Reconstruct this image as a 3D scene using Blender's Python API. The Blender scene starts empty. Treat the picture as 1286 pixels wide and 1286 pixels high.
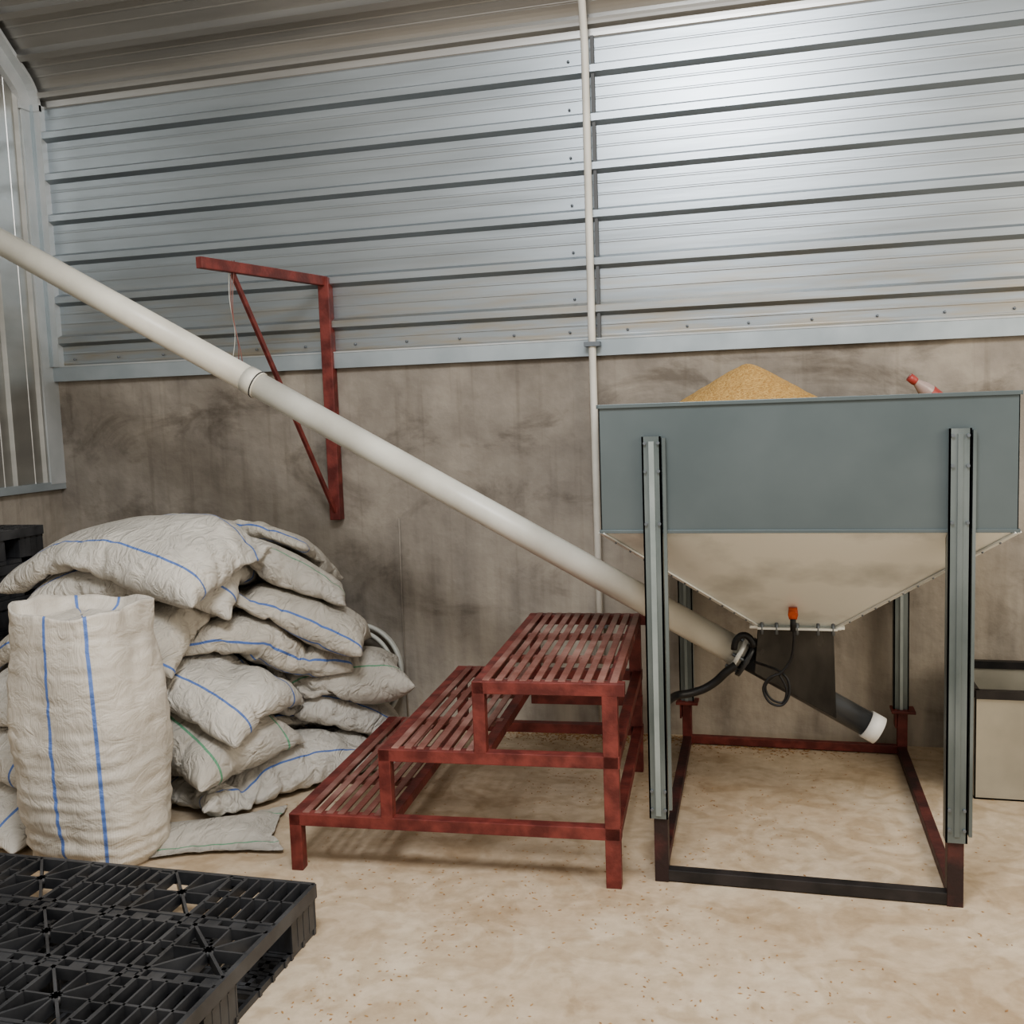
import bpy, bmesh, math, random
import numpy as np
from mathutils import Vector, Matrix, Euler, noise
from mathutils.bvhtree import BVHTree
random.seed(7)
scene=bpy.context.scene
COL=bpy.context.collection
try: scene.view_settings.look='AgX - Medium High Contrast'
except Exception: pass

# ---------------------------------------------------------------- materials
def newmat(name):
    m=bpy.data.materials.new(name);m.use_nodes=True
    nt=m.node_tree;b=nt.nodes['Principled BSDF'];return m,nt,b
def N(nt,t,**k):
    n=nt.nodes.new(t)
    for a,v in k.items(): setattr(n,a,v)
    return n
def rgba(c): return (c[0],c[1],c[2],1)
def mat(name,c1,c2=None,metal=0,rough=.6,scale=8,detail=6,bump=0,bscale=60,rvar=0.1,lo=.35,hi=.65,spec=.5,stretch=None):
    m,nt,b=newmat(name)
    co=N(nt,'ShaderNodeTexCoord');src=co.outputs['Object']
    if stretch:
        mp=N(nt,'ShaderNodeMapping');mp.inputs['Scale'].default_value=stretch
        nt.links.new(src,mp.inputs[0]);src=mp.outputs[0]
    n=N(nt,'ShaderNodeTexNoise');n.inputs['Scale'].default_value=scale;n.inputs['Detail'].default_value=detail
    nt.links.new(src,n.inputs['Vector'])
    r=N(nt,'ShaderNodeValToRGB');r.color_ramp.elements[0].position=lo;r.color_ramp.elements[1].position=hi
    r.color_ramp.elements[0].color=rgba(c1);r.color_ramp.elements[1].color=rgba(c2 or c1)
    nt.links.new(n.outputs['Fac'],r.inputs[0]);nt.links.new(r.outputs[0],b.inputs['Base Color'])
    b.inputs['Metallic'].default_value=metal;b.inputs['Specular IOR Level'].default_value=spec
    mr=N(nt,'ShaderNodeMapRange');mr.inputs['To Min'].default_value=max(0.02,rough-rvar);mr.inputs['To Max'].default_value=min(1,rough+rvar)
    nt.links.new(n.outputs['Fac'],mr.inputs[0]);nt.links.new(mr.outputs[0],b.inputs['Roughness'])
    if bump:
        n2=N(nt,'ShaderNodeTexNoise');n2.inputs['Scale'].default_value=bscale;n2.inputs['Detail'].default_value=5
        nt.links.new(src,n2.inputs['Vector'])
        bp=N(nt,'ShaderNodeBump');bp.inputs['Strength'].default_value=bump;bp.inputs['Distance'].default_value=.01
        nt.links.new(n2.outputs['Fac'],bp.inputs['Height']);nt.links.new(bp.outputs[0],b.inputs['Normal'])
    return m

def mat_concrete_wall():
    m,nt,b=newmat('plastered_concrete')
    co=N(nt,'ShaderNodeTexCoord')
    n1=N(nt,'ShaderNodeTexNoise');n1.inputs['Scale'].default_value=1.4;n1.inputs['Detail'].default_value=9;n1.inputs['Roughness'].default_value=.6
    n2=N(nt,'ShaderNodeTexNoise');n2.inputs['Scale'].default_value=9;n2.inputs['Detail'].default_value=8
    mp=N(nt,'ShaderNodeMapping');mp.inputs['Scale'].default_value=(5,5,.8)
    n3=N(nt,'ShaderNodeTexNoise');n3.inputs['Scale'].default_value=2.2;n3.inputs['Detail'].default_value=6
    for n in (n1,n2): nt.links.new(co.outputs['Object'],n.inputs['Vector'])
    nt.links.new(co.outputs['Object'],mp.inputs[0]);nt.links.new(mp.outputs[0],n3.inputs['Vector'])
    r=N(nt,'ShaderNodeValToRGB');e=r.color_ramp.elements
    e[0].position=.28;e[0].color=(.20,.178,.155,1);e[1].position=.72;e[1].color=(.40,.36,.31,1)
    x=e.new(.5);x.color=(.29,.262,.23,1)
    nt.links.new(n1.outputs['Fac'],r.inputs[0])
    r2=N(nt,'ShaderNodeValToRGB');r2.color_ramp.elements[0].position=.3;r2.color_ramp.elements[0].color=(.80,.79,.78,1);r2.color_ramp.elements[1].position=.7;r2.color_ramp.elements[1].color=(1.1,1.1,1.08,1)
    nt.links.new(n2.outputs['Fac'],r2.inputs[0])
    mx=N(nt,'ShaderNodeMix',data_type='RGBA',blend_type='MULTIPLY');mx.inputs[0].default_value=.8
    nt.links.new(r.outputs[0],mx.inputs[6]);nt.links.new(r2.outputs[0],mx.inputs[7])
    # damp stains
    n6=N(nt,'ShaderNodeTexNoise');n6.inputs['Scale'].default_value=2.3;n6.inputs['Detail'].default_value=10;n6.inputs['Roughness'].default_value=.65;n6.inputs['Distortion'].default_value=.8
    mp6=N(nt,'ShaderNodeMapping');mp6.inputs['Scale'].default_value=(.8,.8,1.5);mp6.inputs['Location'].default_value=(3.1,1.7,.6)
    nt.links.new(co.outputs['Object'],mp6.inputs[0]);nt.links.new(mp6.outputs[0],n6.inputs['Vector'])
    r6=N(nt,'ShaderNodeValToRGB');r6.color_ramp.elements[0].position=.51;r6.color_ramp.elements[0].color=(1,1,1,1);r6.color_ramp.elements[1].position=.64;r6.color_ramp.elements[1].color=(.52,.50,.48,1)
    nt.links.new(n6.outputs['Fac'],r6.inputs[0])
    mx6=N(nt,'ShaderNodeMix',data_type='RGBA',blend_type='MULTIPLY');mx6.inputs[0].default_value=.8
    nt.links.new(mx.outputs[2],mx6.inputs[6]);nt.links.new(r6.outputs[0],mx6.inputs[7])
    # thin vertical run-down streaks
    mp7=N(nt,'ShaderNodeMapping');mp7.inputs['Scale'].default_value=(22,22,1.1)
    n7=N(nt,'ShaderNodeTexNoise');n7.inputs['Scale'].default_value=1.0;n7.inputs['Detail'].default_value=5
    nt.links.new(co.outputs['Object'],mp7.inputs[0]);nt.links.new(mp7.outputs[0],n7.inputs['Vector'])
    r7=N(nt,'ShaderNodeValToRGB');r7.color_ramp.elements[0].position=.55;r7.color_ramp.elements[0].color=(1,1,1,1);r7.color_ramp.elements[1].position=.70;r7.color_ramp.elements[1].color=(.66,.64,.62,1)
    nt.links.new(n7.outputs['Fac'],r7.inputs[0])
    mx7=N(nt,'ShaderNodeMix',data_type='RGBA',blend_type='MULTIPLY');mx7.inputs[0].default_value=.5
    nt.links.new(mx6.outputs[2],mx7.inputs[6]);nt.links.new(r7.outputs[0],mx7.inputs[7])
    sp=N(nt,'ShaderNodeSeparateXYZ');nt.links.new(co.outputs['Object'],sp.inputs[0])
    mr=N(nt,'ShaderNodeMapRange');mr.inputs['From Min'].default_value=1.4;mr.inputs['From Max'].default_value=.0;mr.inputs['To Min'].default_value=0;mr.inputs['To Max'].default_value=.85
    nt.links.new(sp.outputs['Z'],mr.inputs[0])
    ml=N(nt,'ShaderNodeMath',operation='MULTIPLY');nt.links.new(mr.outputs[0],ml.inputs[0])
    r3=N(nt,'ShaderNodeValToRGB');r3.color_ramp.elements[0].position=.3;r3.color_ramp.elements[1].position=.65
    nt.links.new(n3.outputs['Fac'],r3.inputs[0]);nt.links.new(r3.outputs[0],ml.inputs[1])
    mx2=N(nt,'ShaderNodeMix',data_type='RGBA');mx2.inputs[7].default_value=(.53,.475,.40,1)
    nt.links.new(ml.outputs[0],mx2.inputs[0]);nt.links.new(mx7.outputs[2],mx2.inputs[6])
    nt.links.new(mx2.outputs[2],b.inputs['Base Color'])
    b.inputs['Roughness'].default_value=.85;b.inputs['Specular IOR Level'].default_value=.25
    bp=N(nt,'ShaderNodeBump');bp.inputs['Strength'].default_value=.4;bp.inputs['Distance'].default_value=.02
    n4=N(nt,'ShaderNodeTexNoise');n4.inputs['Scale'].default_value=14;n4.inputs['Detail'].default_value=10
    nt.links.new(co.outputs['Object'],n4.inputs['Vector']);nt.links.new(n4.outputs['Fac'],bp.inputs['Height']);nt.links.new(bp.outputs[0],b.inputs['Normal'])
    return m
def mat_floor():
    m,nt,b=newmat('dusty_concrete_floor')
    co=N(nt,'ShaderNodeTexCoord')
    n1=N(nt,'ShaderNodeTexNoise');n1.inputs['Scale'].default_value=1.5;n1.inputs['Detail'].default_value=10;n1.inputs['Roughness'].default_value=.65
    n2=N(nt,'ShaderNodeTexNoise');n2.inputs['Scale'].default_value=22;n2.inputs['Detail'].default_value=8
    n5=N(nt,'ShaderNodeTexNoise');n5.inputs['Scale'].default_value=5;n5.inputs['Detail'].default_value=12;n5.inputs['Distortion'].default_value=1.8
    for n in (n1,n2,n5): nt.links.new(co.outputs['Object'],n.inputs['Vector'])
    r=N(nt,'ShaderNodeValToRGB');e=r.color_ramp.elements
    e[0].position=.33;e[0].color=(.44,.34,.235,1);e[1].position=.64;e[1].color=(.60,.51,.395,1)
    nt.links.new(n1.outputs['Fac'],r.inputs[0])
    r2=N(nt,'ShaderNodeValToRGB');r2.color_ramp.elements[0].position=.3;r2.color_ramp.elements[0].color=(.85,.83,.80,1);r2.color_ramp.elements[1].position=.62;r2.color_ramp.elements[1].color=(1.05,1.05,1.05,1)
    nt.links.new(n2.outputs['Fac'],r2.inputs[0])
    mx=N(nt,'ShaderNodeMix',data_type='RGBA',blend_type='MULTIPLY');mx.inputs[0].default_value=.8
    nt.links.new(r.outputs[0],mx.inputs[6]);nt.links.new(r2.outputs[0],mx.inputs[7])
    r5=N(nt,'ShaderNodeValToRGB');r5.color_ramp.elements[0].position=.40;r5.color_ramp.elements[0].color=(.80,.76,.70,1);r5.color_ramp.elements[1].position=.52;r5.color_ramp.elements[1].color=(1,1,1,1)
    nt.links.new(n5.outputs['Fac'],r5.inputs[0])
    mx5=N(nt,'ShaderNodeMix',data_type='RGBA',blend_type='MULTIPLY');mx5.inputs[0].default_value=.7
    nt.links.new(mx.outputs[2],mx5.inputs[6]);nt.links.new(r5.outputs[0],mx5.inputs[7])
    nt.links.new(mx5.outputs[2],b.inputs['Base Color'])
    b.inputs['Roughness'].default_value=.8;b.inputs['Specular IOR Level'].default_value=.25
    bp=N(nt,'ShaderNodeBump');bp.inputs['Strength'].default_value=.35;bp.inputs['Distance'].default_value=.01
    nt.links.new(n2.outputs['Fac'],bp.inputs['Height']);nt.links.new(bp.outputs[0],b.inputs['Normal'])
    return m
def mat_cladding(name,base,dust=True):
    m,nt,b=newmat(name)
    co=N(nt,'ShaderNodeTexCoord')
    n1=N(nt,'ShaderNodeTexNoise');n1.inputs['Scale'].default_value=2.0;n1.inputs['Detail'].default_value=7
    mp=N(nt,'ShaderNodeMapping');mp.inputs['Scale'].default_value=(.6,2,6)
    nt.links.new(co.outputs['Object'],mp.inputs[0]);nt.links.new(mp.outputs[0],n1.inputs['Vector'])
    r=N(nt,'ShaderNodeValToRGB');r.color_ramp.elements[0].position=.3;r.color_ramp.elements[1].position=.7
    r.color_ramp.elements[0].color=rgba([c*.84 for c in base]);r.color_ramp.elements[1].color=rgba(base)
    nt.links.new(n1.outputs['Fac'],r.inputs[0])
    sp=N(nt,'ShaderNodeSeparateXYZ');nt.links.new(co.outputs['Object'],sp.inputs[0])
    mr=N(nt,'ShaderNodeMapRange');mr.inputs['From Min'].default_value=2.25;mr.inputs['From Max'].default_value=1.8;mr.inputs['To Min'].default_value=0;mr.inputs['To Max'].default_value=.8 if dust else 0
    nt.links.new(sp.outputs['Z'],mr.inputs[0])
    n2=N(nt,'ShaderNodeTexNoise');n2.inputs['Scale'].default_value=5;n2.inputs['Detail'].default_value=8;nt.links.new(mp.outputs[0],n2.inputs['Vector'])
    r3=N(nt,'ShaderNodeValToRGB');r3.color_ramp.elements[0].position=.42;r3.color_ramp.elements[1].position=.68
    nt.links.new(n2.outputs['Fac'],r3.inputs[0])
    ml=N(nt,'ShaderNodeMath',operation='MULTIPLY');nt.links.new(mr.outputs[0],ml.inputs[0]);nt.links.new(r3.outputs[0],ml.inputs[1])
    mx=N(nt,'ShaderNodeMix',data_type='RGBA');mx.inputs[7].default_value=(.40,.34,.25,1)
    nt.links.new(ml.outputs[0],mx.inputs[0]);nt.links.new(r.outputs[0],mx.inputs[6])
    nt.links.new(mx.outputs[2],b.inputs['Base Color'])
    b.inputs['Metallic'].default_value=.8
    mr2=N(nt,'ShaderNodeMapRange');mr2.inputs['To Min'].default_value=.27;mr2.inputs['To Max'].default_value=.43
    nt.links.new(n1.outputs['Fac'],mr2.inputs[0]);nt.links.new(mr2.outputs[0],b.inputs['Roughness'])
    bp=N(nt,'ShaderNodeBump');bp.inputs['Strength'].default_value=.06;bp.inputs['Distance'].default_value=.02
    nt.links.new(n1.outputs['Fac'],bp.inputs['Height']);nt.links.new(bp.outputs[0],b.inputs['Normal'])
    return m
def mat_sack(name,stripe,base=(.70,.665,.60),pos=(.2,.8),wd=.008,bumpk=.8):
    m,nt,b=newmat(name)
    uv=N(nt,'ShaderNodeUVMap');sp=N(nt,'ShaderNodeSeparateXYZ');nt.links.new(uv.outputs[0],sp.inputs[0])
    tot=None
    for p in pos:
        s=N(nt,'ShaderNodeMath',operation='SUBTRACT');s.inputs[1].default_value=p;nt.links.new(sp.outputs['Y'],s.inputs[0])
        a=N(nt,'ShaderNodeMath',operation='ABSOLUTE');nt.links.new(s.outputs[0],a.inputs[0])
        l=N(nt,'ShaderNodeMath',operation='LESS_THAN');l.inputs[1].default_value=wd;nt.links.new(a.outputs[0],l.inputs[0])
        if tot is None: tot=l
        else:
            ad=N(nt,'ShaderNodeMath',operation='MAXIMUM');nt.links.new(tot.outputs[0],ad.inputs[0]);nt.links.new(l.outputs[0],ad.inputs[1]);tot=ad
    co=N(nt,'ShaderNodeTexCoord')
    n1=N(nt,'ShaderNodeTexNoise');n1.inputs['Scale'].default_value=4;n1.inputs['Detail'].default_value=7;nt.links.new(co.outputs['Object'],n1.inputs['Vector'])
    r=N(nt,'ShaderNodeValToRGB');r.color_ramp.elements[0].position=.35;r.color_ramp.elements[1].position=.65
    r.color_ramp.elements[0].color=rgba([c*.80 for c in base]);r.color_ramp.elements[1].color=rgba(base)
    nt.links.new(n1.outputs['Fac'],r.inputs[0])
    mx=N(nt,'ShaderNodeMix',data_type='RGBA');mx.inputs[7].default_value=rgba(stripe)
    mf=N(nt,'ShaderNodeMath',operation='MULTIPLY');mf.inputs[1].default_value=.85;nt.links.new(tot.outputs[0],mf.inputs[0])
    nt.links.new(mf.outputs[0],mx.inputs[0]);nt.links.new(r.outputs[0],mx.inputs[6]);nt.links.new(mx.outputs[2],b.inputs['Base Color'])
    b.inputs['Roughness'].default_value=.5;b.inputs['Specular IOR Level'].default_value=.35
    n2=N(nt,'ShaderNodeTexNoise');n2.inputs['Scale'].default_value=9;n2.inputs['Detail'].default_value=6;n2.inputs['Distortion'].default_value=1.4
    mp=N(nt,'ShaderNodeMapping');mp.inputs['Scale'].default_value=(1.6,.8,1.3)
    nt.links.new(co.outputs['Object'],mp.inputs[0]);nt.links.new(mp.outputs[0],n2.inputs['Vector'])
    rg_=N(nt,'ShaderNodeMath',operation='SUBTRACT');rg_.inputs[1].default_value=.5;nt.links.new(n2.outputs['Fac'],rg_.inputs[0])
    ab=N(nt,'ShaderNodeMath',operation='ABSOLUTE');nt.links.new(rg_.outputs[0],ab.inputs[0])
    w=N(nt,'ShaderNodeTexWave',wave_type='BANDS');w.bands_direction='Y';w.inputs['Scale'].default_value=60;nt.links.new(uv.outputs[0],w.inputs['Vector'])
    ad=N(nt,'ShaderNodeMath',operation='MULTIPLY_ADD');ad.inputs[1].default_value=.02
    nt.links.new(w.outputs['Fac'],ad.inputs[0]);nt.links.new(ab.outputs[0],ad.inputs[2])
    bp=N(nt,'ShaderNodeBump');bp.inputs['Strength'].default_value=bumpk;bp.inputs['Distance'].default_value=.06
    nt.links.new(ad.outputs[0],bp.inputs['Height']);nt.links.new(bp.outputs[0],b.inputs['Normal'])
    return m

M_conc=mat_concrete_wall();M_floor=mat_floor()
M_clad=mat_cladding('galvanised_cladding',(.41,.45,.48))
M_clad2=mat_cladding('galvanised_cladding_left',(.46,.46,.44),False)
M_roof=mat_cladding('galvanised_roof',(.46,.455,.44),False)
M_flash=mat('flashing_metal',(.36,.41,.44),(.44,.49,.52),metal=.5,rough=.4,scale=5)
M_trimw=mat('pale_trim',(.44,.47,.48),(.54,.56,.57),metal=.3,rough=.45,scale=5)
M_darkgap=mat('dark_seam',(.12,.125,.13),rough=.7)
M_screw=mat('screw_steel',(.18,.2,.22),metal=.6,rough=.4)
M_pvc=mat('pvc_cream',(.60,.58,.51),(.76,.74,.66),rough=.38,scale=4,bump=.05)
M_pipe=mat('conduit_white',(.60,.58,.52),(.72,.70,.64),rough=.4,scale=5)
M_red=mat('red_oxide_paint',(.11,.024,.021),(.215,.052,.043),rough=.48,scale=14,bump=.15,bscale=80,lo=.4,hi=.62)
M_redw=mat('worn_red_slats',(.18,.062,.05),(.36,.21,.18),rough=.36,scale=6,bump=.15,lo=.42,hi=.70)
M_maroon=mat('maroon_black_paint',(.03,.016,.016),(.12,.035,.03),rough=.55,scale=7,bump=.15,lo=.42,hi=.66)
M_black=mat('black_paint',(.012,.012,.013),(.035,.03,.03),rough=.45,scale=10)
M_body=mat('hopper_sheet_bluegrey',(.120,.147,.153),(.150,.178,.184),metal=.5,rough=.45,scale=2.5,rvar=.05)
M_cone=mat('hopper_cone_galvanised',(.56,.58,.56),(.82,.84,.81),metal=.3,rough=.40,scale=4,lo=.32,hi=.52,rvar=.12)
M_leg=mat('leg_channel_steel',(.12,.145,.145),(.21,.24,.24),metal=.5,rough=.42,scale=6,stretch=(1,1,.4))
M_legl=mat('leg_edge_pale',(.24,.28,.275),(.34,.38,.375),metal=.3,rough=.45,scale=6)
M_steeld=mat('dark_steel_tube',(.03,.033,.037),(.065,.07,.075),metal=.2,rough=.3,scale=6)
M_box=mat('inlet_box_steel',(.015,.015,.015),(.07,.066,.06),metal=.2,rough=.25,scale=7,stretch=(1,1,.5))
M_rub=mat('black_rubber',(.012,.012,.013),rough=.45)
M_or=mat('orange_plug',(.50,.09,.03),rough=.4)
M_white=mat('white_cap',(.72,.72,.70),rough=.4)
M_plast=mat('black_pallet_plastic',(.030,.031,.034),(.068,.069,.073),rough=.36,scale=9,rvar=.08)
M_bin=mat('galvanised_bin_sheet',(.42,.41,.36),(.55,.53,.46),metal=.5,rough=.38,scale=4)
M_cream=mat('hose_cream',(.42,.42,.38),(.55,.55,.50),rough=.45)
def mat_grain():
    m,nt,b=newmat('grain_kernels')
    co=N(nt,'ShaderNodeTexCoord');v=N(nt,'ShaderNodeTexVoronoi');v.inputs['Scale'].default_value=190
    nt.links.new(co.outputs['Object'],v.inputs['Vector'])
    r=N(nt,'ShaderNodeValToRGB');r.color_ramp.elements[0].color=(.30,.16,.045,1);r.color_ramp.elements[1].color=(.56,.37,.14,1)
    nt.links.new(v.outputs['Color'],r.inputs[0]);nt.links.new(r.outputs[0],b.inputs['Base Color'])
    b.inputs['Roughness'].default_value=.7
    bp=N(nt,'ShaderNodeBump',invert=True);bp.inputs['Strength'].default_value=.9;bp.inputs['Distance'].default_value=.004
    nt.links.new(v.outputs['Distance'],bp.inputs['Height']);nt.links.new(bp.outputs[0],b.inputs['Normal'])
    return m
M_grain=mat_grain()
M_husk=mat('grain_husk',(.28,.14,.055),(.46,.28,.12),rough=.7,scale=40)

# ---------------------------------------------------------------- mesh builder
class B:
    def __init__(s): s.v=[];s.f=[];s.m=[];s.mats=[];s.sm=[]
    def mi(s,mt):
        if mt not in s.mats: s.mats.append(mt)
        return s.mats.index(mt)
    def add(s,vs,fs,mt,smooth=False):
        o=len(s.v);s.v+=[tuple(v) for v in vs];k=s.mi(mt)
        for f in fs: s.f.append([i+o for i in f]);s.m.append(k);s.sm.append(smooth)
    def box(s,a,b,mt):
        x0,y0,z0=[min(p,q) for p,q in zip(a,b)];x1,y1,z1=[max(p,q) for p,q in zip(a,b)]
        vs=[(x0,y0,z0),(x1,y0,z0),(x1,y1,z0),(x0,y1,z0),(x0,y0,z1),(x1,y0,z1),(x1,y1,z1),(x0,y1,z1)]
        s.add(vs,[(0,3,2,1),(4,5,6,7),(0,1,5,4),(1,2,6,5),(2,3,7,6),(3,0,4,7)],mt)
    def beam(s,p,q,w,h,mt,up=(0,0,1)):
        p=Vector(p);q=Vector(q);d=(q-p).normalized();u=Vector(up)
        if abs(d.dot(u))>.98:u=Vector((0,1,0))
        r=d.cross(u).normalized();u=r.cross(d)
        vs=[]
        for c in (p,q):
            for a,b_ in ((-1,-1),(1,-1),(1,1),(-1,1)): vs.append(c+r*a*w/2+u*b_*h/2)
        s.add(vs,[(0,1,2,3),(7,6,5,4),(0,4,5,1),(1,5,6,2),(2,6,7,3),(3,7,4,0)],mt)
    def tube(s,pts,r,mt,n=16,caps=True,closed=False):
        pts=[Vector(p) for p in pts];rs=r if isinstance(r,(list,tuple)) else [r]*len(pts)
        vs=[];fs=[];prev=None;L=len(pts)
        for i,p in enumerate(pts):
            a=pts[(i-1)%L] if (closed or i>0) else p;c=pts[(i+1)%L] if (closed or i<L-1) else p
            d=(c-a).normalized()
            if prev is None:
                t=Vector((0,0,1)) if abs(d.z)<.9 else Vector((1,0,0));u=d.cross(t).normalized()
            else: u=(prev-d*prev.dot(d)).normalized()
            prev=u;w=d.cross(u)
            for k in range(n):
                an=2*math.pi*k/n;vs.append(p+(u*math.cos(an)+w*math.sin(an))*rs[i])
        m_=L if closed else L-1
        for i in range(m_):
            for k in range(n):
                j=(i+1)%L;fs.append((i*n+k,i*n+(k+1)%n,j*n+(k+1)%n,j*n+k))
        s.add(vs,fs,mt,True)
        if caps and not closed:
            o=len(s.v)-L*n;k=s.mi(mt)
            s.f.append([o+i for i in range(n)][::-1]);s.m.append(k);s.sm.append(False)
            s.f.append([o+(L-1)*n+i for i in range(n)]);s.m.append(k);s.sm.append(False)
    def ball(s,c,r,mt,nu=12,nv=8,sc=(1,1,1)):
        vs=[];fs=[]
        for i in range(nv+1):
            t=math.pi*i/nv
            for j in range(nu):
                a=2*math.pi*j/nu;vs.append((c[0]+r*sc[0]*math.sin(t)*math.cos(a),c[1]+r*sc[1]*math.sin(t)*math.sin(a),c[2]+r*sc[2]*math.cos(t)))
        for i in range(nv):
            for j in range(nu): fs.append((i*nu+j,(i+1)*nu+j,(i+1)*nu+(j+1)%nu,i*nu+(j+1)%nu))
        s.add(vs,fs,mt,True)
    def obj(s,name,parent=None,bevel=0,loc=None,rot=None):
        me=bpy.data.meshes.new(name);me.from_pydata(s.v,[],s.f);
        for m_ in s.mats: me.materials.append(m_)
        me.polygons.foreach_set('material_index',s.m);me.polygons.foreach_set('use_smooth',s.sm)
        me.update();o=bpy.data.objects.new(name,me);COL.objects.link(o)
        if parent:o.parent=parent
        if loc:o.location=loc
        if rot:o.rotation_euler=rot
        if bevel:
            md=o.modifiers.new('bevel','BEVEL');md.width=bevel;md.segments=2;md.limit_method='ANGLE';md.angle_limit=.9
        return o
def empty(name,loc=(0,0,0),rot=(0,0,0)):
    e=bpy.data.objects.new(name,None);COL.objects.link(e);e.location=loc;e.rotation_euler=rot;e.empty_display_size=.2;return e
def smoothp(P,n=6):
    out=[];P=[Vector(p) for p in P]
    for i in range(len(P)-1):
        a=P[max(i-1,0)];b_=P[i];c=P[i+1];d_=P[min(i+2,len(P)-1)]
        for k in range(n):
            t=k/n;out.append(.5*((2*b_)+(c-a)*t+(2*a-5*b_+4*c-d_)*t*t+(3*b_-a-3*c+d_)*t**3))
    out.append(P[-1]);return out

# ---------------------------------------------------------------- sacks by cloth simulation (done first, empty scene)
def pillow_rest(L_,W_,nx,ny,seed):
    vs=[];uv=[];fs=[];idx={}
    for side in (1,-1):
        for j in range(ny+1):
            for i in range(nx+1):
                edge=i in(0,nx) or j in(0,ny)
                if side==-1 and edge: idx[(side,i,j)]=idx[(1,i,j)];continue
                u=i/nx;v=j/ny
                h=.03*math.sin(math.pi*u)**.5*math.sin(math.pi*v)**.5+.004*noise.noise((u*7+seed*9,v*5,side*3.1)) if not edge else 0
                idx[(side,i,j)]=len(vs);vs.append(((u-.5)*L_,(v-.5)*W_,side*h));uv.append((u,v))
    for side in (1,-1):
        for j in range(ny):
            for i in range(nx):
                q=[idx[(side,i,j)],idx[(side,i+1,j)],idx[(side,i+1,j+1)],idx[(side,i,j+1)]]
                fs.append(q if side==1 else q[::-1])
    return vs,fs,uv
def cloth_run(vs,fs,cv,cf,press,frames,grav,stiff=25,bend=.3,mass=.25,damp=3,vol=0,scale=1):
    me=bpy.data.meshes.new('pil');me.from_pydata([tuple(v) for v in vs],[],fs);me.update()
    o=bpy.data.objects.new('pil_tmp',me);COL.objects.link(o)
    po=None
    if cv is not None:
        pm=bpy.data.meshes.new('pl');pm.from_pydata(cv,[],cf);po=bpy.data.objects.new('pl_tmp',pm);COL.objects.link(po)
        po.modifiers.new('c','COLLISION');po.collision.thickness_outer=.008;po.collision.cloth_friction=40;po.collision.damping=.5
    md=o.modifiers.new('cloth','CLOTH');st=md.settings
    st.quality=6;st.mass=mass;st.tension_stiffness=stiff;st.compression_stiffness=stiff;st.shear_stiffness=stiff*.3;st.bending_stiffness=bend
    st.tension_damping=15;st.compression_damping=15;st.shear_damping=10;st.air_damping=damp
    st.use_pressure=True;st.uniform_pressure_force=press;st.effector_weights.gravity=grav
    if vol: st.use_pressure_volume=True;st.target_volume=vol;st.pressure_factor=scale
    md.collision_settings.use_collision=cv is not None;md.collision_settings.use_self_collision=False;md.collision_settings.distance_min=.006
    md.point_cache.frame_start=1;md.point_cache.frame_end=frames+1
    for f in range(1,frames+1): scene.frame_set(f)
    dg=bpy.context.evaluated_depsgraph_get();ev=o.evaluated_get(dg)
    co=np.empty(len(ev.data.vertices)*3);ev.data.vertices.foreach_get('co',co);co=co.reshape(-1,3).copy()
    bpy.data.objects.remove(o)
    if po: bpy.data.objects.remove(po)
    scene.frame_set(1)
    if not np.isfinite(co).all() or abs(co).max()>20: co=np.array(vs,dtype=float)
    return co
def volume(v,fs):
    s=0
    for f in fs:
        a,b,c,d=[v[i] for i in f];s+=np.dot(a,np.cross(b,c))+np.dot(a,np.cross(c,d))
    return s/6
VARS=[]
for k,(L_,W_) in enumerate(((1.12,.68),(1.0,.66),(.9,.58))):
    vs,fs,uv=pillow_rest(L_,W_,52,32,k)
    vs=np.array(vs)+np.random.default_rng(k).normal(size=(len(vs),3))*.0015
    co=cloth_run(vs,fs,None,None,10,26,0,25);VARS.append((co,fs,uv,volume(co,fs)))
BLUE=(.06,.17,.52);GREEN=(.12,.38,.22)
S_blue=mat_sack('woven_sack_blue',BLUE);S_green=mat_sack('woven_sack_green',GREEN,(.64,.60,.53));S_plain=mat_sack('woven_sack_blue_warm',BLUE,(.62,.575,.50),(.07,))
CV=[(-6,-3,0),(6,-3,0),(6,8,0),(-6,8,0)];CF=[(0,1,2,3)]
pile=empty('woven_sack_pile')
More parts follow.
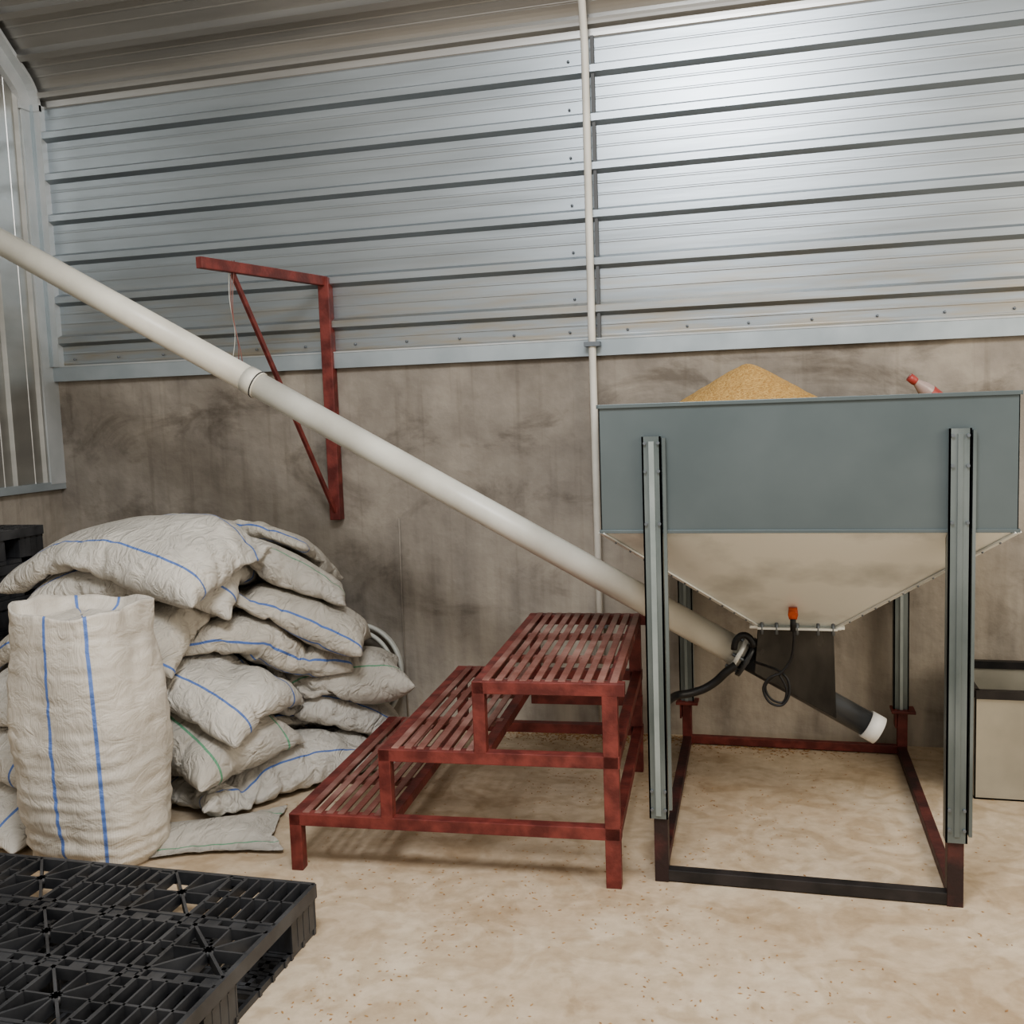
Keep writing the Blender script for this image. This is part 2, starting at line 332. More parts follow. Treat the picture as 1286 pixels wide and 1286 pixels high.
def place(k,var,x,y,yaw,pitch,sc,fill,mt,frames=15):
    global CV,CF
    co,fs,uv,V0=VARS[var];sc=np.array(sc,dtype=float)
    v=(co*sc)@np.array(Euler((0,math.radians(pitch),math.radians(yaw))).to_matrix()).T
    v[:,0]+=x;v[:,1]+=y;v[:,2]+=3-v[:,2].min()
    v[:,1]-=max(0,v[:,1].max()-4.44);v[:,0]+=max(0,-3.20-v[:,0].min())
    bvh=BVHTree.FromPolygons(CV,CF);gap=9
    for p in v:
        h=bvh.ray_cast(Vector(p),Vector((0,0,-1)))
        if h[0] is not None: gap=min(gap,p[2]-h[0].z)
    v[:,2]-=gap-.02
    c=cloth_run(v,fs,CV,CF,0,frames,.75,24,.15,.25,2,V0*sc.prod()*fill,60)
    o=len(CV);CV=CV+[tuple(p) for p in c];CF=CF+[tuple(i+o for i in f) for f in fs]
    v=c.copy();v[:,2]=np.maximum(v[:,2],.004);v[:,1]=np.minimum(v[:,1],4.485)
    me=bpy.data.meshes.new('sack');me.from_pydata(v.tolist(),[],fs)
    ul=me.uv_layers.new(name='UVMap')
    for lp in me.loops: ul.data[lp.index].uv=uv[lp.vertex_index]
    me.polygons.foreach_set('use_smooth',[True]*len(fs));me.materials.append(mt);me.update()
    ob=bpy.data.objects.new('sack_%d'%k,me);COL.objects.link(ob);ob.parent=pile
    md=ob.modifiers.new('s','SUBSURF');md.levels=1;md.render_levels=1
PL=[
(1,-2.08,3.05,25,0,(.8,.7,.18),.5,S_green),
(0,-2.95,3.35,80,0,(1,1,.95),.7,S_blue),
(0,-2.55,3.95,85,0,(1,1,.95),.7,S_green),
(0,-2.00,3.60,58,0,(.95,.80,.7),.55,S_blue),
(1,-2.40,3.50,14,0,(.92,.82,.85),.6,S_green),
(1,-2.05,4.00,60,0,(.85,.8,.9),.6,S_plain),
(0,-2.95,3.45,75,0,(1,1,1),.7,S_blue),
(1,-2.30,3.48,-22,0,(.95,.85,.9),.6,S_green),
(0,-2.60,3.98,15,0,(1,.9,.95),.7,S_plain),
(2,-1.98,3.92,40,0,(1.0,.85,.9),.6,S_blue),
(1,-2.32,3.50,-8,0,(.97,.88,.95),.6,S_blue),
(0,-2.95,3.50,80,0,(.95,.9,.95),.7,S_blue),
(2,-1.95,3.92,32,-16,(1.0,.85,.95),.6,S_green),
(0,-2.72,3.95,5,0,(.9,.9,.95),.7,S_plain),
(1,-2.20,3.75,38,5,(.98,.85,.95),.6,S_plain),
(0,-2.72,3.50,-6,0,(.98,.92,.95),.65,S_plain),
(1,-2.12,3.85,18,4,(.95,.85,.95),.65,S_plain),
(0,-2.75,4.0,6,0,(.9,.85,.95),.7,S_plain),
(1,-2.55,3.60,12,0,(1.02,.88,.95),.65,S_blue),
(2,-2.22,3.85,30,0,(1.05,.9,.9),.6,S_green),
(0,-2.54,3.55,-8,0,(1.02,.92,.92),.65,S_blue),
(1,-2.40,4.06,8,0,(.95,.85,.95),.65,S_plain),
]
for k,a in enumerate(PL): place(k+1,*a)

# ---------------------------------------------------------------- room shell
WY=4.5; LX=-3.66; RX=2.6
b=B();b.box((LX-.1,-2.5,-.1),(RX,WY+.1,0),M_floor);b.obj('floor')
R0=.22;ZC=3.09;ANG=math.radians(48)
def path(s):
    if s<=ZC: return Vector((0,WY,s)),Vector((0,-1,0))
    t=(s-ZC)/R0
    if t<=ANG:
        return Vector((0,WY-R0+R0*math.cos(t),ZC+R0*math.sin(t))),Vector((0,-math.cos(t),-math.sin(t)))
    p=Vector((0,WY-R0+R0*math.cos(ANG),ZC+R0*math.sin(ANG)));d=Vector((0,-math.sin(ANG),math.cos(ANG)))
    return p+d*(s-ZC-R0*ANG),Vector((0,-math.cos(ANG),-math.sin(ANG)))
def profile(s0,s1,first=1.935,step=.204):
    pts=[(s0,0)]
    c=first-step
    while c<s1+step:
        for ds,h in ((-.033,0),(-.018,.034),(.012,.034),(.027,0),(.078,0),(.081,.0012),(.087,.0012),(.090,0),(.128,0),(.131,.0012),(.137,.0012),(.140,0)):
            s_=c+ds
            if s0<s_<s1: pts.append((s_,h))
        c+=step
    pts.append((s1,0));pts.sort();return pts
def clad(s0,s1,x0,x1,mt,off=0.0,bld=None):
    bb=bld or B();pr=profile(s0,s1);vs=[];fs=[]
    full=[]
    for i,(s_,h) in enumerate(pr):
        full.append((s_,h))
        if i<len(pr)-1 and s_>ZC-.05:
            n=int((pr[i+1][0]-s_)/.02)
            for q in range(1,n+1):
                t=q/(n+1);full.append((s_+(pr[i+1][0]-s_)*t,h+(pr[i+1][1]-h)*t))
    for s_,h in full:
        p,n=path(s_);p=p+n*(h+.004+off);vs.append((x0,p.y,p.z));vs.append((x1,p.y,p.z))
    for i in range(len(full)-1): fs.append((2*i,2*i+1,2*i+3,2*i+2))
    bb.add(vs,fs,mt)
    return bb
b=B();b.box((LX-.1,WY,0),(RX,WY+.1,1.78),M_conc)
b.box((LX-.1,WY+.03,1.78),(RX,WY+.1,ZC),M_darkgap)
clad(1.78,ZC,LX,-.775,M_clad,0,b);clad(1.78,ZC,-.80,RX,M_clad,.003,b)
b.box((-.782,WY-.030,1.80),(-.768,WY-.001,ZC),M_darkgap)
x=LX+.15
while x<RX:
    b.ball((x,WY-.012,1.835),.006,M_screw,8,5,(1,.8,1));x+=.26
for i in range(6):
    b.ball((-.80-.085,WY-.010,1.935+.204*i+.045),.006,M_screw,8,5)
b.obj('wall_back')
b=clad(ZC,ZC+2.9,LX,-.775,M_roof);clad(ZC,ZC+2.9,-.80,RX,M_roof,.003,b);b.obj('ceiling')
b=B();b.box((LX,WY-.03,1.725),(RX,WY,1.735),M_flash);b.box((LX,WY-.033,1.725),(RX,WY-.029,1.80),M_flash);b.box((LX,WY-.036,1.797),(RX,WY,1.803),M_trimw)
b.obj('trim_1')
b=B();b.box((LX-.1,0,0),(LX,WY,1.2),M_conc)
prof=[];y=WY
while y>0:
    for dy,h in ((0,0),(.09,0),(.10,.02),(.125,.02),(.135,0),(.18,0),(.183,.003),(.19,.003),(.193,0)): prof.append((y-dy,h))
    y-=.21
def roofz(y):
    for i in range(0,500):
        p,n=path(ZC+i*.01)
        if p.y<=y: return p.z
    return 3.06
vs=[];fs=[]
for yy,h in prof: vs.append((LX+.003+h,yy,1.2));vs.append((LX+.003+h,yy,roofz(yy)))
for i in range(len(prof)-1): fs.append((2*i,2*i+2,2*i+3,2*i+1))
b.add(vs,fs,M_clad2);b.box((LX,0,1.17),(LX+.03,WY,1.21),M_flash);b.obj('wall_left')
b=B();b.box((LX,WY-.042,1.8),(LX+.08,WY-.002,3.10),M_trimw);b.box((LX,WY-.11,1.2),(LX+.032,WY-.0,3.10),M_trimw)
b.box((LX+.03,WY-.055,1.8),(LX+.045,WY-.03,3.10),M_flash);b.obj('trim_2')
b=B();vs=[];fs=[];n_=60
for i in range(n_+1):
    p,n=path(ZC-.02+2.4*i/n_)
    for w,xo in ((.026,.08),(.045,.08),(.045,.036),(.12,.036),(.12,.004)):
        q=p+n*w;vs.append((LX+xo,q.y,q.z))
for i in range(n_):
    for k in range(4): fs.append((i*5+k,i*5+k+1,(i+1)*5+k+1,(i+1)*5+k))
b.add(vs,fs,M_trimw);b.obj('trim_3')

b=B();b.tube([(-.80,WY-.06,.0),(-.80,WY-.06,1.2),(-.802,WY-.06,1.9),(-.80,WY-.06,3.03),(-.80,WY-.10,3.2),(-.80,WY-.22,3.34)],.0165,M_pipe,14)
b.box((-.835,WY-.085,1.765),(-.765,WY-.034,1.785),M_screw)
b.box((-.83,WY-.06,.5),(-.77,WY,.515),M_screw)
b.obj('conduit_pipe')
b=B();b.tube([(-1.77,WY-.008,.0),(-1.775,WY-.008,.5),(-1.77,WY-.008,1.0)],.0045,M_conc,8);b.obj('wall_cable')

# ---------------------------------------------------------------- red bracket
e=empty('hoist_bracket',(-2.08,WY-.04,0))
b=B();b.beam((0,.010,1.0),(0,.010,2.15),.055,.05,M_red,up=(0,1,0));b.obj('post',e,.003)
b=B();b.beam((0.0,.02,2.135),(-.13,-.86,2.12),.03,.045,M_red);b.obj('arm',e,.003)
b=B();b.beam((-.11,-.64,2.10),(.0,-.01,1.04),.014,.02,M_red);b.obj('brace',e)
b=B();
for k in range(3):
    b.tube(smoothp([(-.112+.012*k,-.66,2.15),(-.118+.006*k,-.665,2.0-.03*k),(-.105+.012*k,-.66,1.86-.05*k),(-.12+.02*k,-.66,1.76-.05*k)]),.0018,M_redw if k else M_cream,6)
b.ball((-.112,-.66,2.13),.026,M_rub,10,6,(1,.6,.8));b.obj('cord',e)

# ---------------------------------------------------------------- auger conveyor
def ax(X): return Vector((X,3.75,2.30-.556*(X+3.26)))
e=empty('auger_conveyor',(0,3.75,0))
def sh(p): return (p[0],p[1]-3.75,p[2])
b=B();b.tube([sh(ax(x_)) for x_ in (-3.6,-2.09)],.054,M_pvc,28);b.tube([sh(ax(x_)) for x_ in (-2.09,-.14)],.053,M_pvc,28);b.obj('tube',e)
b=B();b.tube([sh(ax(-2.115)),sh(ax(-2.06))],.057,M_pvc,28);b.tube([sh(ax(-2.070)),sh(ax(-2.066))],.059,M_rub,28);b.obj('coupling',e)
b=B();b.tube([sh(ax(-.16)),sh(ax(.30))],.046,M_steeld,24);b.obj('intake_tube',e)
b=B();b.tube([sh(ax(.29)),sh(ax(.335))],.052,M_white,24);b.obj('end_cap',e)
b=B()
for x_ in (-.165,-.135):b.tube([sh(ax(x_)),sh(ax(x_+.014))],.078,M_cone if x_<-.15 else M_steeld,20)
d=(ax(1)-ax(0)).normalized()
for k in range(6):
    a=k*math.pi/3;u=Vector((0,1,0));w=d.cross(u)
    c=ax(-.15)+(u*math.cos(a)+w*math.sin(a))*.066
    b.tube([sh(c-d*.03),sh(c+d*.035)],.007,M_screw,8)
b.obj('clamp_flange',e)
b=B()
zb=lambda X:ax(X).z-.03
vs=[(-.085,-.075,.70),(.175,-.075,.70),(.175,.075,.70),(-.085,.075,.70),(-.10,-.055,zb(-.10)),(.185,-.055,zb(.185)),(.185,.055,zb(.185)),(-.10,.055,zb(-.10))]
b.add(vs,[(4,5,1,0),(5,6,2,1),(6,7,3,2),(7,4,0,3),(7,6,5,4),(0,1,2,3)],M_box)
b.box((-.115,-.11,.69),(.20,.11,.70),M_cone);b.obj('inlet_box',e,.003)
b=B();pts=[]
for t in range(13):
    a=math.radians(0+t*14);pts.append(sh((-.135-.035*math.cos(a),3.67,.605+.055*math.sin(a))))
b.tube(pts,.012,M_rub,8);b.obj('strap',e)
b=B()
P=[(-.165,3.66,.55),(-.20,3.65,.525),(-.235,3.65,.49),(-.28,3.64,.462),(-.33,3.62,.450),(-.38,3.57,.45),(-.40,3.4,.46),(-.385,3.12,.48)]
b.tube([sh(p) for p in smoothp(P)],.015,M_rub,10);b.obj('hose',e)

# ---------------------------------------------------------------- hopper
e=empty('grain_hopper',(.05,3.72,0))
def H(b,name,bev=.0):
    b.v=[(v[0]-.05,v[1]-3.72,v[2]) for v in b.v];return b.obj(name,e,bev)
X0,X1,Y0,Y1,Z0,Z1=-.54,.64,3.065,4.37,1.11,1.505
t=.004
b=B();b.box((X0,Y0,Z0),(X1,Y0+t,Z1),M_body);b.box((X0,Y1-t,Z0),(X1,Y1,Z1),M_body);b.box((X0,Y0,Z0),(X0+t,Y1,Z1),M_body);b.box((X1-t,Y0,Z0),(X1,Y1,Z1),M_body)
for a,c in (((X0,Y0),(X1,Y0)),((X0,Y1),(X1,Y1)),((X0,Y0),(X0,Y1)),((X1,Y0),(X1,Y1))):
    b.beam((*a,Z1-.006),(*c,Z1-.006),.014,.012,M_body)
    b.beam((*a,Z0+.004),(*c,Z0+.004),.012,.010,M_body)
H(b,'upper_bin',.001)
b=B();ox0,ox1,oy0,oy1,oz=-.085,.185,3.625,3.875,.705
T=[(X0,Y0,Z0),(X1,Y0,Z0),(X1,Y1,Z0),(X0,Y1,Z0)];Q=[(ox0,oy0,oz),(ox1,oy0,oz),(ox1,oy1,oz),(ox0,oy1,oz)]
b.add(T+Q,[(4,5,1,0),(5,6,2,1),(6,7,3,2),(7,4,0,3)],M_cone)
for i in range(4):
    b.beam(T[i],Q[i],.024,.005,M_cone)
    for k in range(1,12):
        p=Vector(T[i]).lerp(Vector(Q[i]),k/12);b.ball(p+Vector((0,-.004,-.003)),.0038,M_screw,6,4)
for a,c in ((0,1),(1,2),(2,3),(3,0)): b.beam(Vector(Q[a])-Vector((0,0,.004)),Vector(Q[c])-Vector((0,0,.004)),.05,.008,M_cone)
for xx in (-.07,-.02,.05,.12,.17): b.tube([(xx,3.605,.68),(xx,3.605,.725)],.006,M_screw,8)
H(b,'cone')
def chan(b,xa,xb,y,z0,z1,dy,mt,ml):
    b.box((xa,y,z0),(xb,y+.005,z1),mt)
    b.box((xa,y,z0),(xa+.005,y+dy,z1),mt);b.box((xb-.005,y,z0),(xb,y+dy,z1),mt)
b=B()
chan(b,-.407,-.350,3.045,.21,1.405,.05,M_leg,M_legl);b.box((-.346,3.045,.24),(-.336,3.06,1.40),M_leg);b.box((-.386,3.041,.22),(-.370,3.046,1.39),M_legl)
chan(b,.455,.514,3.045,.20,1.405,.05,M_leg,M_legl);b.box((.518,3.047,.22),(.527,3.07,1.40),M_leg);b.box((.478,3.041,.22),(.492,3.046,1.39),M_leg)
for xx in (-.398,-.357,.464,.505):
    for zz in (1.385,1.30,1.14,.30,.24): b.tube([(xx,3.038,zz),(xx,3.05,zz)],.005,M_screw,8)
for xa in (-.44,.447):
    b.box((xa,4.375,.19),(xa+.06,4.38,1.25),M_leg);b.box((xa,4.375,.19),(xa+.005,4.43,1.25),M_leg);b.box((xa+.055,4.375,.19),(xa+.06,4.43,1.25),M_legl)
    b.box((xa+.024,4.368,.19),(xa+.036,4.376,1.1),M_legl)
H(b,'legs')
b=B()
b.box((-.395,3.055,0),(-.352,3.10,.25),M_maroon);b.box((.462,3.055,0),(.507,3.10,.26),M_maroon)
for xa in (-.43,.462):
    b.box((xa,4.37,0),(xa+.04,4.41,.19),M_red);b.box((xa-.025,4.345,.185),(xa+.07,4.43,.197),M_red)
    b.box((xa-.01,4.36,.12),(xa-.002,4.42,.2),M_red)
b.beam((-.38,3.075,.022),(.49,3.075,.022),.036,.036,M_black)
b.beam((-.40,4.39,.022),(.48,4.39,.022),.03,.034,M_red)
b.beam((-.378,3.08,.022),(-.41,4.39,.022),.036,.034,M_maroon);b.beam((.488,3.08,.022),(.48,4.39,.022),.036,.034,M_maroon)
H(b,'base_frame',.002)
b=B();nx,ny=90,100;vs=[];fs=[]
for j in range(ny+1):
    for i in range(nx+1):
        x_=X0+.006+(X1-X0-.012)*i/nx;y_=Y0+.006+(Y1-Y0-.012)*j/ny
        r_=math.hypot(x_+.115,y_-3.75);hh=1.652-.60*math.sqrt(r_*r_+.0009)
        base=1.41+.02*noise.noise((x_*3,y_*3,0))
        z_=max(hh,base)+.004*noise.noise((x_*30,y_*30,1));vs.append((x_,y_,z_))
for j in range(ny):
    for i in range(nx): a=j*(nx+1)+i;fs.append((a,a+1,a+nx+2,a+nx+1))
b.add(vs,fs,M_grain,True);H(b,'grain')
b=B()
b.tube([(.035,3.50,.785),(.035,3.475,.775)],.016,M_or,12);b.tube([(.035,3.49,.80),(.035,3.49,.775),(.035,3.485,.76)],[.014,.017,.013],M_or,12)
b.tube([(.035,3.485,.77),(.035,3.485,.72)],.010,M_rub,10)
P=[(.035,3.485,.74),(.038,3.49,.69),(.028,3.50,.62),(-.005,3.50,.57),(-.045,3.50,.55),(-.065,3.50,.51),(-.045,3.50,.465),(-.005,3.50,.455),(.02,3.505,.49),(.018,3.51,.54),(-.01,3.52,.57),(-.05,3.56,.575),(-.10,3.64,.57)]
b.tube(smoothp(P),.0045,M_rub,8)
P=[(-.02,3.505,.565),(-.058,3.505,.52),(-.04,3.505,.475),(0,3.505,.465),(.012,3.505,.51),(-.01,3.505,.56)]
b.tube(smoothp(P),.004,M_rub,8);H(b,'sensor_cable')

# bottle lying on the grain
b=B();prof_=[(0,0),(.026,.002),(.03,.01),(.03,.09),(.027,.115),(.014,.15),(.012,.165)]
M_bot=mat('bottle_plastic',(.36,.28,.26),rough=.25);M_rc=mat('red_label',(.34,.06,.05),rough=.45)
def lathe(b,prof,mt,n=18,z0=0):
    vs=[];fs=[]
    for r_,z_ in prof:
        for k in range(n): a=2*math.pi*k/n;vs.append((r_*math.cos(a),r_*math.sin(a),z_+z0))
    for i in range(len(prof)-1):
        for k in range(n): fs.append((i*n+k,i*n+(k+1)%n,(i+1)*n+(k+1)%n,(i+1)*n+k))
    b.add(vs,fs,mt,True)
lathe(b,prof_,M_bot);lathe(b,[(.0305,.035),(.0308,.04),(.0308,.085),(.0305,.09)],M_rc);lathe(b,[(.015,.155),(.016,.158),(.016,.184),(.0,.186)],M_rc)
b.obj('plastic_bottle',None,0,(.60,4.08,1.455),(math.radians(15),math.radians(-50),0))

# ---------------------------------------------------------------- red steps
e=empty('slatted_steps',(-1.585,2.91,0),(0,0,math.radians(3.7)))
L,D=1.10,1.06;w=.04
lev=[(0,.195),(.32,.425),(.64,.655)]
b=B()
for y_ in (w/2,D-w/2):
    for (x_,z_) in lev: b.beam((x_,y_,z_-w/2),(L+(.02 if z_>.6 else 0),y_,z_-w/2),w,w,M_red)
    b.beam((w/2,y_,0),(w/2,y_,.16),w,w,M_red)
    b.beam((.32+w/2,y_,.19),(.32+w/2,y_,.39),w,w,M_red);b.beam((.64+w/2,y_,.42),(.64+w/2,y_,.62),w,w,M_red)
    b.beam((L-.027,y_,0),(L-.027,y_,.62),.048,w,M_red,up=(0,1,0))
for (x_,z_) in lev:
    b.beam((x_+w/2,0,z_-w/2),(x_+w/2,D,z_-w/2),w-.002,w-.002,M_red)
    b.beam((L-w/2,w,z_-w/2),(L-w/2,D-w,z_-w/2),w-.004,w-.004,M_red)
b.beam((.34,w,.175),(.34,D-w,.175),.036,.034,M_red);b.beam((.66,w,.40),(.66,D-w,.40),.036,.034,M_red)
b.beam((.64,D-.03,.30),(L,D-.03,.30),.03,.04,M_red)
b.obj('frame',e,.002)
b=B()
def slats(x0,x1,z,n):
    p=(x1-x0)/n
    for i in range(n):
        xx=x0+p*(i+.5);dx=random.uniform(-.002,.002)
        b.beam((xx+dx,.012,z+.001+random.uniform(-.001,.001)),(xx-dx,D-.012,z+.001),p*.58,.006,M_redw)
slats(.035,.325,.195,7);slats(.355,.645,.425,7);slats(.665,L+.005,.655,11)
b.obj('slats',e,.001)
b=B()
for (x0,z,x1) in ((0.02,.195,.34),(.34,.425,.66),(.66,.655,L)):
    for yy in (.36,.70): b.beam((x0,yy,z-.016),(x1,yy,z-.016),.035,.02,M_redw)
b.obj('supports',e)

# ---------------------------------------------------------------- black plastic pallets
def pallet(name,W,Dp,Hh,loc_,nx_=5,ny_=4):
    e=empty(name,loc_);b=B();m=M_plast;tk=.008
    zt=Hh
    def rib(p,q,t_=tk,h=.032): b.beam((p[0],p[1],zt-h/2),(q[0],q[1],zt-h/2),t_,h,m)
    for a,c in (((0,0),(W,0)),((W,0),(W,Dp)),((W,Dp),(0,Dp)),((0,Dp),(0,0))): rib(a,c,.014,.04)
    cx=W/nx_;cy=Dp/ny_;gx=.024;gy=.02
    for i in range(1,nx_): rib((i*cx-gx,0),(i*cx-gx,Dp),.012,.03);rib((i*cx+gx,0),(i*cx+gx,Dp),.012,.03)
    for j in range(1,ny_): rib((0,j*cy-gy),(W,j*cy-gy),.012,.03);rib((0,j*cy+gy),(W,j*cy+gy),.012,.03)
    for i in range(nx_):
        for j in range(ny_):
            x0=i*cx+(gx if i else 0);x1=(i+1)*cx-(gx if i<nx_-1 else 0);y0=j*cy+(gy if j else 0);y1=(j+1)*cy-(gy if j<ny_-1 else 0)
            mx_=(x0+x1)/2;my_=(y0+y1)/2
            if (i+j)%2==0:
                rib((x0,y0),(x1,y1));rib((x1,y0),(x0,y1));rib((mx_,y0),(mx_,y1),.006);rib((x0,my_),(x1,my_),.006)
                b.tube([(mx_,my_,zt-.02),(mx_,my_,zt)],.016,m,12)
            else:
                for k in range(1,5): rib((x0+(x1-x0)*k/5,y0),(x0+(x1-x0)*k/5,y1),.006)
                rib((x0,my_),(x1,my_))
    for i in range(1,nx_):
        yy=.03
        while yy<Dp: rib((i*cx-gx,yy),(i*cx+gx,yy),.005,.02);yy+=.07
    for j in range(1,ny_):
        xx=.03
        while xx<W-.04: b.box((xx,j*cy-gy*.8,zt-.008),(xx+.04,j*cy+gy*.8,zt-.002),m);xx+=.075
    bw,bd=.16 if W>.8 else .12,.15
    for bx in (0,(W-bw)/2,W-bw):
        for by in (0,(Dp-bd)/2,Dp-bd):
            x0,x1,y0,y1=bx+.004,bx+bw-.004,by+.004,by+bd-.004
            b.box((x0,y0,.02),(x1,y1,zt-.045),m)
            b.box((bx,by,zt-.05),(bx+bw,by+bd,zt-.038),m)
            for k in range(5):
                xx=x0+(x1-x0)*k/4;b.box((xx-.003,y0-.004,.02),(xx+.003,y1+.004,zt-.04),m)
                yy=y0+(y1-y0)*k/4;b.box((x0-.004,yy-.003,.02),(x1+.004,yy+.003,zt-.04),m)
    def perfo(p0,p1,wd):
        p0=Vector((*p0,.010));p1=Vector((*p1,.010));d=(p1-p0);Ln=d.length;d.normalize();s_=Vector((-d.y,d.x,0))
        for k in (-1,-.0,1): b.beam(p0+s_*wd/2*k,p1+s_*wd/2*k,.012,.018,m)
        t_=0
        while t_<Ln: b.beam(p0+d*t_-s_*wd/2,p0+d*t_+s_*wd/2,.013,.016,m);t_+=.036
    for yy in (.08,Dp/4,Dp/2,Dp*.75,Dp-.08): perfo((0,yy),(W,yy),.14)
    for xx in (.08,W*.27,W/2,W*.73,W-.08): perfo((xx,0),(xx,Dp),.14)
    b.obj('deck_and_blocks',e)
    return e
pallet('plastic_pallet',1.2,1.03,.15,(-2.52,1.52,0))
for k in range(7): pallet('plastic_pallet',.36,.62,.15,(-3.63,3.25,.001+.150*k),3,4)

# ---------------------------------------------------------------- sheet-metal bin (right)
b=B();bx0,bx1,by0,by1,bh=.685,1.35,3.93,4.38,.40
b.box((bx0,by0,.0),(bx1,by0+.004,bh),M_bin);b.box((bx0,by1-.004,0),(bx1,by1,bh),M_bin);b.box((bx0,by0,0),(bx0+.004,by1,bh),M_bin);b.box((bx1-.004,by0,0),(bx1,by1,bh),M_bin)
b.box((bx0,by0,.0),(bx1,by1,.006),M_bin)
for a,c in (((bx0,by0),(bx1,by0)),((bx0,by1),(bx1,by1)),((bx0,by0),(bx0,by1)),((bx1,by0),(bx1,by1))): b.beam((*a,bh),(*c,bh),.03,.03,M_black)
b.obj('sheet_metal_bin')

b=B()
for q,(rr,yy) in enumerate(((.24,4.40),(.215,4.37),(.23,4.43),(.20,4.40))):
    pts=[(-1.99+rr*math.cos(a),yy+.05*math.sin(a)-.02,.255+rr*math.sin(a)) for a in [2*math.pi*k/64 for k in range(64)]]
    b.tube(pts,.011,M_cream,8,closed=True)
b.obj('hose_coil')

# standing open sack
def standing(name,c,h=.885):
    n=96;m=110;vs=[];uv=[];fs=[]
    for j in range(m+1):
        t=j/m
        for k in range(n):
            a=2*math.pi*k/n
            rx=.222+.030*math.sin(math.pi*min(t*1.15,1))**.8-.01*t;ry=.19+.025*math.sin(math.pi*min(t*1.1,1))
            f_=.86+.14*math.sqrt(t/.08) if t<.08 else 1
            ex=2.5+.6*t
            ca,sa=math.cos(a),math.sin(a);sup=(abs(ca)**ex+abs(sa)**ex)**(-1/ex)
            x_=rx*sup*ca*f_;y_=ry*sup*sa*f_
            z_=h*t+ (t**8)*(.012*math.sin(2*a+1)+.005*math.sin(7*a))
            w1=noise.noise((ca*1.3,sa*1.3,t*30));w2=noise.noise((ca*4,sa*4,t*9+5));w3=noise.noise((ca*1.5,sa*1.5,t*3+9))
            low=max(0,1-t*1.6)
            dd=(.004+.006*low)*w1+.008*w2+.014*w3
            if t>.9: dd+=.006*math.sin(9*a+2*math.sin(2*a))*(t-.9)/.1
            x_+=ca*dd-.03*t;y_+=sa*dd
            vs.append((x_,y_,z_+.002));uv.append((t,k/n))
    rings=m+1
    for jj,(f_,dz) in enumerate(((.975,.004),(.95,-.012),(.92,-.035),(.80,-.05),(.5,-.04),(.2,-.03),(.02,-.035))):
        for k in range(n):
            x_,y_,z_=vs[m*n+k]
            nn=.018*noise.noise((x_*f_*12,y_*f_*12,3))
            zc=z_ if jj<2 else h
            vs.append(((x_+.03)*f_-.03,y_*f_,zc+dz+(nn if jj>1 else 0)));uv.append((1.0,k/n))
        rings+=1
    for j in range(rings-1):
        for k in range(n): fs.append((j*n+k,j*n+(k+1)%n,(j+1)*n+(k+1)%n,(j+1)*n+k))
    me=bpy.data.meshes.new(name);me.from_pydata(vs,[],fs);ul=me.uv_layers.new(name='UVMap')
    for p in me.polygons:
        for li in p.loop_indices:
            u,v=uv[me.loops[li].vertex_index]
            if p.index%n==n-1 and v<.01: v=1.0
            ul.data[li].uv=(u,v)
    me.polygons.foreach_set('use_smooth',[True]*len(fs))
    me.materials.append(mat_sack('standing_sack_cloth',BLUE,(.64,.595,.525),(.765,.865,.25,.37),.004,.3));me.update()
    o=bpy.data.objects.new(name,me);COL.objects.link(o);o.location=c;o.rotation_euler=(0,math.radians(1.5),math.radians(-4));return o
standing('standing_woven_sack',(-2.32,2.91,.0))

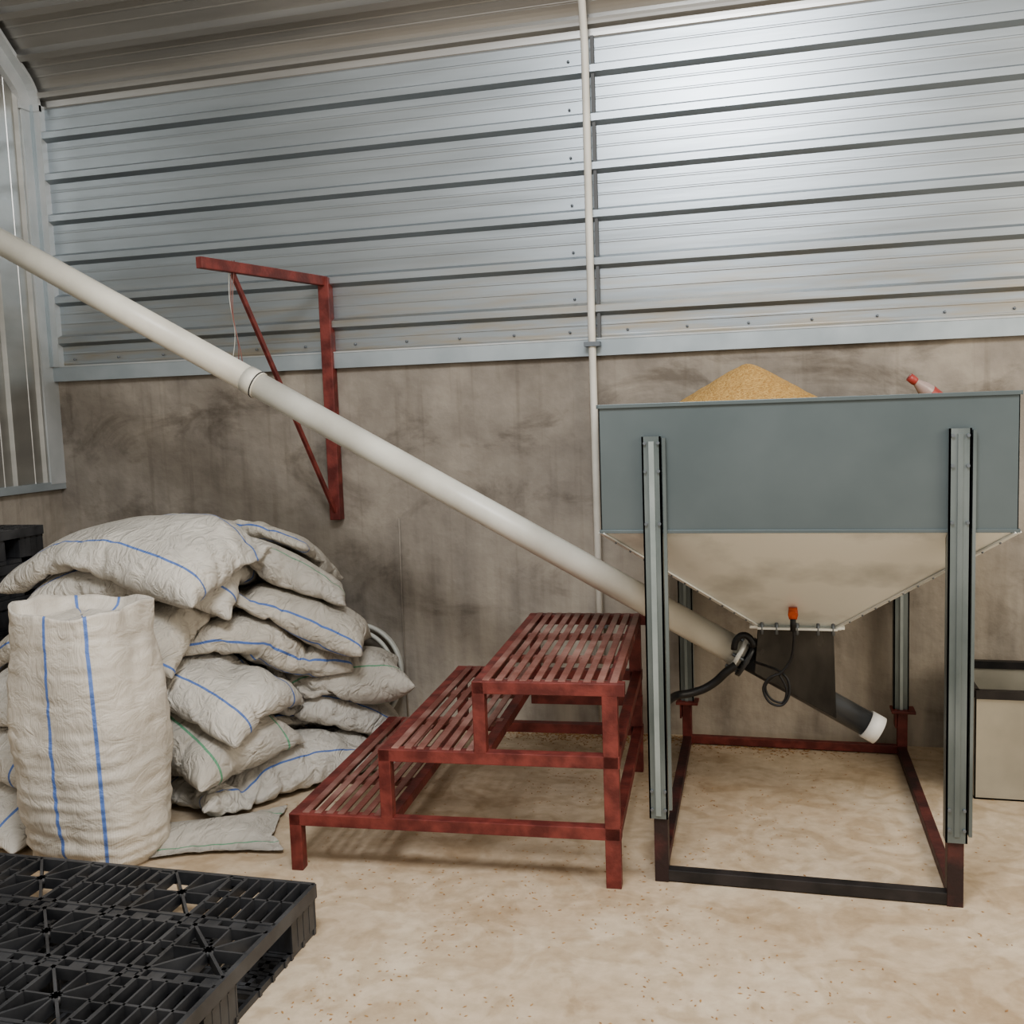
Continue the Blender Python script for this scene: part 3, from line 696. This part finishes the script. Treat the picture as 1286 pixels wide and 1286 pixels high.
# ---------------------------------------------------------------- spilled grain
b=B();rg=random.Random(3)
def flake(x_,y_,s_):
    a=rg.uniform(0,6.28);l=s_*rg.uniform(.8,1.4);w_=s_*.5;h=s_*.5
    ca,sa=math.cos(a),math.sin(a)
    vs=[(x_+ca*l,y_+sa*l,h*.5),(x_-sa*w_,y_+ca*w_,h*.5),(x_-ca*l,y_-sa*l,h*.5),(x_+sa*w_,y_-ca*w_,h*.5),(x_,y_,h),(x_,y_,0)]
    b.add(vs,[(0,1,4),(1,2,4),(2,3,4),(3,0,4),(1,0,5),(2,1,5),(3,2,5),(0,3,5)],M_husk)
for _ in range(3000):
    x_=rg.gauss(-.7,.7);y_=rg.uniform(1.6,4.45)
    if noise.noise((x_*3,y_*3,0))<-.1+rg.uniform(-.2,.2): continue
    if x_<-1.25 and y_<2.65 or x_>1.3 or x_<-1.9: continue
    flake(x_,y_,rg.uniform(.003,.006))
for _ in range(2600):
    x_=rg.choice([rg.gauss(-.1,.18),rg.gauss(-.95,.3)]);y_=4.48-abs(rg.gauss(0,.07));flake(x_,y_,rg.uniform(.004,.008))
b.obj('spilled_grain')

# ---------------------------------------------------------------- lights
def area(name,loc_,tgt,size,power,col,sy=None):
    l=bpy.data.lights.new(name,'AREA');l.energy=power;l.color=col;l.size=size
    if sy: l.shape='RECTANGLE';l.size_y=sy
    o=bpy.data.objects.new(name,l);COL.objects.link(o);o.location=loc_
    o.rotation_euler=(Vector(tgt)-Vector(loc_)).to_track_quat('-Z','Y').to_euler();return o
area('skylight_lamp',(-.4,.9,3.9),(-.4,2.9,0),1.2,112,(.95,.97,1.0),.9)
area('doorway_light',(3.2,1.5,2.6),(-.5,3.6,.8),2.0,78,(1.0,.90,.75),2.0)
l=bpy.data.lights.new('ceiling_bulb','POINT');l.energy=12;l.color=(.8,.9,1);l.shadow_soft_size=.04
o=bpy.data.objects.new('ceiling_bulb',l);COL.objects.link(o);o.location=(-1.2,.05,3.75)
w_=bpy.data.worlds.new('World');scene.world=w_;w_.use_nodes=True
bg=w_.node_tree.nodes['Background'];bg.inputs[0].default_value=(1.0,.94,.85,1);bg.inputs[1].default_value=.72

# ---------------------------------------------------------------- camera
psi,p,r,f=.2628,.1012,-.0349,1265.
F=Vector((-math.sin(psi)*math.cos(p),math.cos(psi)*math.cos(p),-math.sin(p)))
R=Vector((math.cos(psi),math.sin(psi),0));U=R.cross(F)
c,s=math.cos(r),math.sin(r);R2=c*R+s*U;U2=-s*R+c*U
cam=bpy.data.cameras.new('camera');cam.sensor_width=36;cam.lens=36*f/1286
co=bpy.data.objects.new('camera',cam);COL.objects.link(co)
co.matrix_world=Matrix(((R2.x,U2.x,-F.x,0),(R2.y,U2.y,-F.y,0),(R2.z,U2.z,-F.z,1.5),(0,0,0,1)));scene.camera=co
